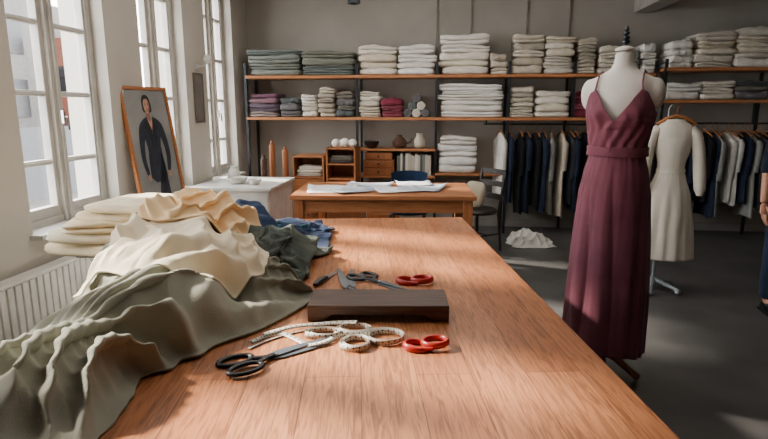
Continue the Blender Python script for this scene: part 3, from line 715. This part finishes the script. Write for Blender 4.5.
def ribbon(name,label,pts,w,tilt=0,cat='tape measure'):
    vs=[];fs=[];us=[]; L=0
    for i,p in enumerate(pts):
        p=Vector(p); t=(Vector(pts[min(i+1,len(pts)-1)])-Vector(pts[max(i-1,0)])).normalized()
        tl=tilt(i/(len(pts)-1)) if callable(tilt) else tilt
        side=Vector((-t.y,t.x,0)).normalized(); up=Vector((0,0,1))*cos(tl)+side*sin(tl)
        if i: L+=(p-Vector(pts[i-1])).length
        vs+=[p,p+up*w]; us.append(L)
    for i in range(len(pts)-1): fs.append((2*i,2*i+2,2*i+3,2*i+1))
    me=bpy.data.meshes.new(name); me.from_pydata([tuple(v) for v in vs],[],fs); uvl=me.uv_layers.new(name='UVMap')
    for li,l in enumerate(me.loops): uvl.data[li].uv=(us[l.vertex_index//2],l.vertex_index%2)
    me.materials.append(M_tape); me.shade_smooth(); o=bpy.data.objects.new(name,me); link(o); s=o.modifiers.new('s','SOLIDIFY'); s.thickness=.0006
    tag(o,label,cat,'tape measures on the cutting table'); return o
def coil(c,r,turns,sx=1,sy=1,z0=TB,ph=0,tail=None,dr=.0016,wob=0):
    pts=[]; n=int(turns*40)
    for k in range(n):
        a=ph+2*pi*k/40; rr=r+dr*k/40
        ox=wob*sin(k*.021+ph); oy=wob*cos(k*.027+ph)
        pts.append((c[0]+ox+rr*sx*cos(a),c[1]+oy+rr*sy*sin(a),z0+.001*(1+sin(a+ph))))
    if tail:
        p0=Vector(pts[-1]); t=(p0-Vector(pts[-2])).normalized()*.12; 
        for k in range(1,25):
            q=k/24; P1=p0+t; P2=Vector(tail[0]); P3=Vector(tail[1]); pts.append(tuple((1-q)**3*p0+3*(1-q)**2*q*P1+3*(1-q)*q*q*P2+q**3*P3))
    return pts
lab='white measuring tape coiled on its edge on the cutting table'
ribbon('tape_measure',lab,coil((-.095,1.685),.038,3.2,ph=1,dr=.005,wob=.003),.018,.10)
ribbon('tape_measure',lab,coil((.002,1.735),.048,3.2,1.1,.9,ph=2,dr=.005,wob=.004),.018,-.12)
ribbon('tape_measure',lab,coil((-.105,1.80),.038,3,1.25,.8,ph=0,dr=.005,wob=.004),.017,.12)
ribbon('tape_measure',lab,coil((-.2,1.765),.040,2.6,1.25,.75,ph=3,tail=((-.36,1.80,TB),(-.44,1.66,TB)),dr=.006,wob=.004),.018,lambda q:.2+1.1*min(1,max(0,q-.65)*4))
def bez(ps,n=40):
    o=[]
    for i in range(len(ps)-1):
        p0=Vector(ps[max(i-1,0)]);p1=Vector(ps[i]);p2=Vector(ps[i+1]);p3=Vector(ps[min(i+2,len(ps)-1)])
        for k in range(n//(len(ps)-1)):
            t=k/(n//(len(ps)-1)); o.append(tuple(.5*((2*p1)+(p2-p0)*t+(2*p0-5*p1+4*p2-p3)*t*t+(3*p1-p0-3*p2+p3)*t**3)))
    o.append(tuple(ps[-1])); return o
z_=TB+.001
ribbon('tape_measure','white measuring tape lying in a loose wave on the table',bez([(-.43,1.70,z_),(-.36,1.76,z_+.004),(-.30,1.72,z_+.002),(-.24,1.66,z_+.006),(-.17,1.70,z_+.008),(-.15,1.78,z_+.004)],80),.018,1.35)
ribbon('tape_measure','white measuring tape lying in a loose wave on the table',bez([(-.40,1.74,z_+.006),(-.31,1.80,z_+.010),(-.24,1.84,z_+.002),(-.16,1.85,z_+.006),(-.10,1.82,z_+.02)],70),.018,1.2)

# ---------------------------------------------------------------- cloth
sc=bpy.context.scene
def add_col(o):
    m=o.modifiers.new('col','COLLISION'); o.collision.thickness_outer=.006; o.collision.cloth_friction=60; return (o,m)
cols=[]
for o in(ttop,stop): cols.append(add_col(o))
tmp=[]
def mound(c,r):
    o=mk('tmp',MB().ball(c,r,seg=24),M_white); tmp.append(o); add_col(o); return o
def poly(pl,q):
    x=q*(len(pl)-1); i=min(int(x),len(pl)-2); f=x-i; return Vector(pl[i])*(1-f)+Vector(pl[i+1])*f
def sstep(x): x=max(0,min(1,x)); return x*x*(3-2*x)
def cloth(name,label,left,right,n1,n2,m,grow=.2,frames=30,cat='fabric',amp=.015,seed=0,bend=3,zmin=.78,lift=.02,jit=.06,ridges=(),warp=.16,thick=.005,edge=0,drop=False,sub2=False,smooth_it=3):
    dg=bpy.context.evaluated_depsgraph_get(); dg.update()
    G=[]
    for i in range(n1+1):
        row=[]
        for j in range(n2+1):
            p,q=i/n1,j/n2; P_=poly(left,q)*(1-p)+poly(right,q)*p
            x=P_.x+noise.noise(Vector((p*2.5+seed,q*2.5,1)))*jit; y=P_.y+noise.noise(Vector((p*2.5,q*2.5,seed+5)))*jit
            zz=zmin
            if drop:
                xl=-1.163-.051*(y-2.19); 
                if x<xl: zz=.79-1.5*(xl-x)
            for dx,dy in((0,0),(.025,0),(-.025,0),(0,.025),(0,-.025)):
                h,l,*_=sc.ray_cast(dg,Vector((x+dx,y+dy,1.6)),Vector((0,0,-1)))
                if h: zz=max(zz,l.z)
            row.append([x,y,zz])
        G.append(row)
    for it in range(smooth_it):
        Z=[[g[2] for g in r] for r in G]
        for i in range(n1+1):
            for j in range(n2+1):
                s=0;c=0
                for a,b in((0,0),(1,0),(-1,0),(0,1),(0,-1)):
                    if 0<=i+a<=n1 and 0<=j+b<=n2: s+=Z[i+a][j+b];c+=1
                G[i][j][2]=max(s/c,Z[i][j]-.01)
    vs=[];fs=[]
    for i in range(n1+1):
        for j in range(n2+1):
            x,y,zz=G[i][j]; P_=Vector((x,y,0))
            ef=1
            if edge: ef=sstep(min(i,n1-i,j,n2-j)/edge)
            w=noise.noise(P_*4.0+Vector((seed,seed*2,0)))*amp*1.6+noise.noise(P_*10+Vector((seed,0,3)))*amp*.8
            dxs=0;dys=0
            for ri,(fr,ang_,am) in enumerate(ridges):
                an=ang_+.9*noise.noise(P_*1.1+Vector((seed+ri*7,2,4)))
                ca_,sa_=cos(ang_),sin(ang_)
                d=x*ca_+y*sa_+noise.noise(P_*1.9+Vector((ri*9,0,seed)))*warp
                loc=.62+1.1*noise.noise(P_*2.4+Vector((3+ri*5,seed,9)))
                loc=max(.12,min(1.15,loc))*(.35+.65*ef)
                ph=fr*d/2
                w+=am*loc*(abs(sin(ph))**.75)
                sh=am*.55*loc*sin(2*ph); dxs+=cos(ang_)*sh; dys+=sin(ang_)*sh
            vs.append((x+dxs,y+dys,zz+(lift+amp+w)*(1 if not edge else (.25+.75*ef))))
    for i in range(n1):
        for j in range(n2): a=i*(n2+1)+j; fs.append((a,a+n2+1,a+n2+2,a+1))
    mb=MB(); mb.add(vs,fs); o=mk(name,mb,m,smooth=True,ang=180,label=label,cat=cat)
    if frames>0:
        cm=o.modifiers.new('cloth','CLOTH'); s=cm.settings; s.quality=5; s.mass=.25; s.tension_stiffness=14; s.compression_stiffness=14; s.shear_stiffness=5; s.bending_stiffness=bend; s.air_damping=3
        s.shrink_min=-grow
        cs=cm.collision_settings; cs.distance_min=.006; cs.use_self_collision=True; cs.self_distance_min=.008; cs.collision_quality=2; cs.self_friction=10
        for f in range(1,frames+1): sc.frame_set(f)
        dg=bpy.context.evaluated_depsgraph_get(); me=bpy.data.meshes.new_from_object(o.evaluated_get(dg))
        o.modifiers.clear(); o.data=me; me.shade_smooth()
        sc.frame_set(1)
    o['_t']=thick
    cols.append(add_col(o)); return o
M_green=fabric('sage grey linen',(160,159,144),(144,143,128),bump=.5,bscale=180,bdist=.003); M_cream=fabric('ecru cotton',(240,226,198),(230,214,184)); M_peach=fabric('peach cream cotton',(244,212,168),(234,198,150))
M_dkw=fabric('dark sage knit',(106,112,102),(62,70,66),bump=.9,bscale=90,bdist=.008); M_teal=fabric('teal fabric',(46,98,104),(38,80,88)); M_blue=fabric('blue wool',(42,58,86),(30,43,68))
cl=[]
for c,r in(((-.85,2.18,.8),(.30,.24,.17)),((-.82,1.80,.8),(.26,.24,.12)),((-.93,1.38,.8),(.20,.27,.07)),((-1.0,2.5,.8),(.25,.2,.18)),((-.54,2.22,.8),(.17,.15,.08)),((-.58,2.7,.8),(.2,.25,.14)),((-.95,2.85,.8),(.26,.26,.25)),((-.95,3.3,.8),(.28,.25,.18)),((-.6,3.35,.8),(.15,.2,.06))): mound(c,r)
cl.append(cloth('denim_fabric','crumpled dark blue denim fabric piled on the table',((-1.35,2.95),(-1.28,3.3),(-1.1,3.65)),((-.42,2.95),(-.33,3.3),(-.42,3.62)),56,44,M_blue,.22,24,seed=3,bend=1,ridges=((48,.7,.045),)))
cl.append(cloth('teal_fabric','crumpled teal fabric at the edge of the pile',((-.68,3.08),(-.68,3.36)),((-.46,3.06),(-.44,3.32)),28,28,M_teal,.18,22,seed=8,bend=1,ridges=((60,-.6,.03),)))
cl.append(cloth('knit_fabric','dark sage knitted fabric crumpled over the pile',((-1.1,2.35),(-1.1,2.98)),((-.34,2.34),(-.40,2.98)),54,48,M_dkw,.24,24,seed=11,bend=.8,ridges=((50,.2,.05),)))
cl.append(cloth('linen_fabric','large sage grey linen draped over the table edge',((-1.26,.80),(-1.36,1.45),(-1.36,2.1),(-1.24,2.48)),((-.66,.96),(-.66,1.42),(-.48,1.76),(-.27,2.18),(-.58,2.48)),90,140,M_green,.0,0,seed=27,amp=.008,lift=.006,ridges=((48,-.55,.085),(70,.5,.022)),warp=.42,thick=.008,edge=9,drop=True,smooth_it=5))
cl.append(cloth('ecru_fabric','ecru cotton fabric lying over the sage linen',((-1.20,2.04),(-1.16,2.35),(-1.10,2.62)),((-.62,1.86),(-.50,2.08),(-.54,2.44)),80,70,M_cream,.0,0,seed=31,amp=.004,lift=.010,ridges=((46,.55,.05),(66,-.5,.015)),warp=.38,thick=.007,edge=7,smooth_it=7))
cl.append(cloth('peach_fabric','peach cream cotton fabric heaped on top of the pile',((-1.34,2.46),(-1.24,3.02)),((-.66,2.42),(-.64,3.04)),80,70,M_peach,.0,0,seed=41,amp=.006,lift=.010,ridges=((46,-.5,.065),(70,.7,.02)),warp=.40,thick=.007,edge=7,drop=True,smooth_it=6))
for o in tmp: bpy.data.objects.remove(o)
hp=mk('tmp',MB().ball((1.72,6.35,0),(.2,.14,.08)),M_white); add_col(hp)
fl=bpy.data.objects['floor']; cols.append(add_col(fl))
cl.append(cloth('floor_cloth','crumpled white cloth dropped on the concrete floor',((1.46,6.14),(1.46,6.56)),((2.0,6.14),(1.96,6.56)),50,40,fmats['white'][0],.0,0,seed=51,amp=.012,zmin=0.0,lift=.004,ridges=((60,.5,.07),(80,-.7,.04)),warp=.3,edge=5))
bpy.data.objects.remove(hp)
for o,m in cols:
    mm=o.modifiers.get('col')
    if mm: o.modifiers.remove(mm)
for o in cl:
    s=o.modifiers.new('s','SUBSURF'); s.levels=1; s.render_levels=1
    s=o.modifiers.new('t','SOLIDIFY'); s.thickness=o['_t']; s.offset=0; del o['_t']
zz=.762
for i in range(5):
    k=random.randrange(3); o=bpy.data.objects.new('folded_fabric',fold_mesh('cream',k,(5,2,1,5,0)[i])); link(o)
    o.location=(-1.57+.035*i+random.uniform(-.02,.02),3.14+random.uniform(-.03,.03),zz); h=(.066,.06,.058,.054,.05)[i]
    o.scale=((.58,.56,.52,.46,.38)[i],.42,h*1.1); o.rotation_euler=(random.uniform(-.03,.03),random.uniform(-.05,.05),random.uniform(-.3,.3)); zz+=h*.98
    tag(o,'folded cream fabric in a loose stack by the window','fabric','cream fabrics stacked by the window')

# ---------------------------------------------------------------- person
def skin(name,vr,ed,m,parent,sub=2):
    me=bpy.data.meshes.new(name); me.from_pydata([v for v,r in vr],ed,[]); me.materials.append(m); o=bpy.data.objects.new(name,me); link(o); o.parent=parent
    sm=o.modifiers.new('k','SKIN'); sm.use_smooth_shade=True
    for i,(v,r) in enumerate(vr):
        me.skin_vertices[0].data[i].radius=r if hasattr(r,'__len__') else (r,r); me.skin_vertices[0].data[i].use_root=(i==0)
    s=o.modifiers.new('s','SUBSURF'); s.levels=sub; s.render_levels=sub; return o
pe=top('person','person in navy shirt and dark jeans standing, arm hanging down','person',(3.11,4.1,0),rz=-.2)
V=[((0,0,.95),(.16,.11)),((0,0,1.1),(.14,.1)),((0,0,1.28),(.16,.11)),((0,0,1.42),(.13,.09)),((0,0,1.5),.055),((0,-.01,1.57),.055),
 ((-.17,0,1.42),.055),((-.24,0,1.15),.042),((-.26,-.05,.93),.03),((-.265,-.07,.86),.03),
 ((.17,0,1.42),.055),((.24,0,1.15),.042),((.26,-.05,.93),.03),((.265,-.07,.86),.03),
 ((-.1,0,.86),.09),((-.11,0,.5),.06),((-.12,.02,.1),.04),((.1,0,.86),.09),((.11,0,.5),.06),((.12,.02,.1),.04),((-.12,-.1,.04),.035),((.12,-.1,.04),.035)]
E=[(0,1),(1,2),(2,3),(3,4),(4,5),(3,6),(6,7),(7,8),(8,9),(3,10),(10,11),(11,12),(12,13),(0,14),(14,15),(15,16),(0,17),(17,18),(18,19),(16,20),(19,21)]
skin('body',V,E,M_skin,pe)
for s in(-1,1):
    b=Vector((s*.265,-.075,.85))
    hv=[((b.x,b.y,b.z+.02),(.028,.018)),((b.x,b.y-.01,b.z-.04),(.036,.016)),((b.x,b.y-.015,b.z-.075),(.03,.013))]
    skin('hand',hv,[(0,1),(1,2)],M_skin,pe,1)
    for j,(off,l) in enumerate(((-.03,.065),(-.01,.075),(.01,.07),(.028,.055))):
        x=b.x; y=b.y-.015+off
        skin('finger',[((x,y,b.z-.06),.009),((x-s*.004,y-.002,b.z-.075-l*.4),.0085),((x-s*.014,y-.004,b.z-.075-l*.75),.008),((x-s*.026,y-.004,b.z-.075-l),.007)],[(0,1),(1,2),(2,3)],M_skin,pe,1)
    skin('thumb',[((x-s*.005,b.y-.03,b.z-.005),.011),((x-s*.012,b.y-.06,b.z-.04),.0095),((x-s*.018,b.y-.066,b.z-.072),.008)],[(0,1),(1,2)],M_skin,pe,1)
hd=MB(); rings=[]
for i in range(1,16):
    q=i/16; zz_=1.55+.235*q; rr=math.sqrt(max(0,1-(2*q-1)**2))*.5+.5*min(1,q*5)*min(1,(1-q)*5)
    rings.append([Vector((.072*rr*cos(t),-.01+.092*rr*sin(t)-(.018*math.exp(-((q-.42)/.08)**2)*max(0,-sin(t))**24),zz_)) for t in[2*pi*k/32 for k in range(32)]])
hd.loft(rings); hd.ball((-.075,0,1.66),(.01,.018,.03)); hd.ball((.075,0,1.66),(.01,.018,.03)); mk('head',hd,M_skin,pe,smooth=True)
mk('hair',MB().ball((0,.02,1.72),(.088,.1,.085)).ball((0,.06,1.66),(.075,.06,.09)),M_hair,pe,smooth=True)
for s in(-1,1): mk('eye',MB().ball((s*.028,-.09,1.675),(.012,.008,.006)),M_black,pe,smooth=True)
mk('mouth',MB().ball((0,-.095,1.605),(.024,.008,.006)),M_red,pe,smooth=True)
M_shirt=fabric('navy shirt',(30,36,50))
skin('shirt',[((0,0,.92),(.18,.125)),((0,0,1.1),(.155,.115)),((0,0,1.28),(.175,.125)),((0,0,1.42),(.14,.1)),((0,0,1.49),.07),((-.18,0,1.42),.07),((-.24,0,1.16),.056),((-.25,-.02,1.06),.052),((.18,0,1.42),.07),((.24,0,1.16),.056),((.25,-.02,1.06),.052)],[(0,1),(1,2),(2,3),(3,4),(3,5),(5,6),(6,7),(3,8),(8,9),(9,10)],M_shirt,pe)
skin('jeans',[((0,0,.96),(.165,.12)),((-.1,0,.84),.11),((-.115,0,.48),.082),((-.12,.01,.08),.07),((.1,0,.84),.11),((.115,0,.48),.082),((.12,.01,.08),.07)],[(0,1),(1,2),(2,3),(0,4),(4,5),(5,6)],M_denim,pe)
for s in(-1,1): mk('shoe',MB().ball((s*.12,-.06,.045),(.05,.14,.045)).box((s*.12,-.06,.008),(.08,.25,.016)),M_black,pe,smooth=True)

cp=top('ceiling_spotlight','small black ceiling spotlight','lamp',R(U(355,6.2),6.2,ZC))
mk('lamp_stem',MB().tube([(0,0,0),(0,0,-.5)],.01,8),M_steel,cp,smooth=True)
mk('lamp_shade',MB().lathe([(.03,-.42),(.06,-.45),(.07,-.54),(.06,-.54),(.04,-.47)]),M_steel,cp,smooth=True)

# ---------------------------------------------------------------- lights
wld=bpy.data.worlds.new('w'); sc.world=wld; wld.use_nodes=True
bg=wld.node_tree.nodes['Background']; bg.inputs[0].default_value=(.97,.98,1,1); bg.inputs[1].default_value=17.0
def light(name,typ,loc,energy,**k):
    l=bpy.data.lights.new(name,typ); l.energy=energy
    for a,b in k.items():
        if a!='rot': setattr(l,a,b)
    o=bpy.data.objects.new(name,l); link(o); o.location=loc; o['label']='light source'; o['category']='light'
    return o
s=light('sun_light','SUN',(-6,8,6),26,angle=.08,color=(1,.92,.80))
s.rotation_euler=Vector((.80,-.34,-.56)).to_track_quat('-Z','Y').to_euler()
for a,b in wins:
    o=light('window_portal','AREA',R(UL-TH-.02,(a+b)/2,(SILL+WT)/2),1,shape='RECTANGLE',size=b-a,size_y=WT-SILL)
    o.data.cycles.is_portal=True
    o.rotation_euler=(Matrix.Rotation(-A,4,'Z')@Vector((1,0,0)).to_track_quat('-Z','Z').to_matrix().to_4x4()).to_euler()
o=light('ceiling_fill_light','AREA',(.0,4.2,3.12),72,shape='RECTANGLE',size=3.0,size_y=4.2,color=(1,.95,.87))  # added soft fill under the ceiling, no actual fixture here
# ---------------------------------------------------------------- camera
cd=bpy.data.cameras.new('camera'); cd.sensor_width=36; cd.lens=26.02; cam=bpy.data.objects.new('camera',cd); link(cam)
cam.location=(0,0,1.55); cam.rotation_euler=(math.radians(90-11.2),0,0); sc.camera=cam
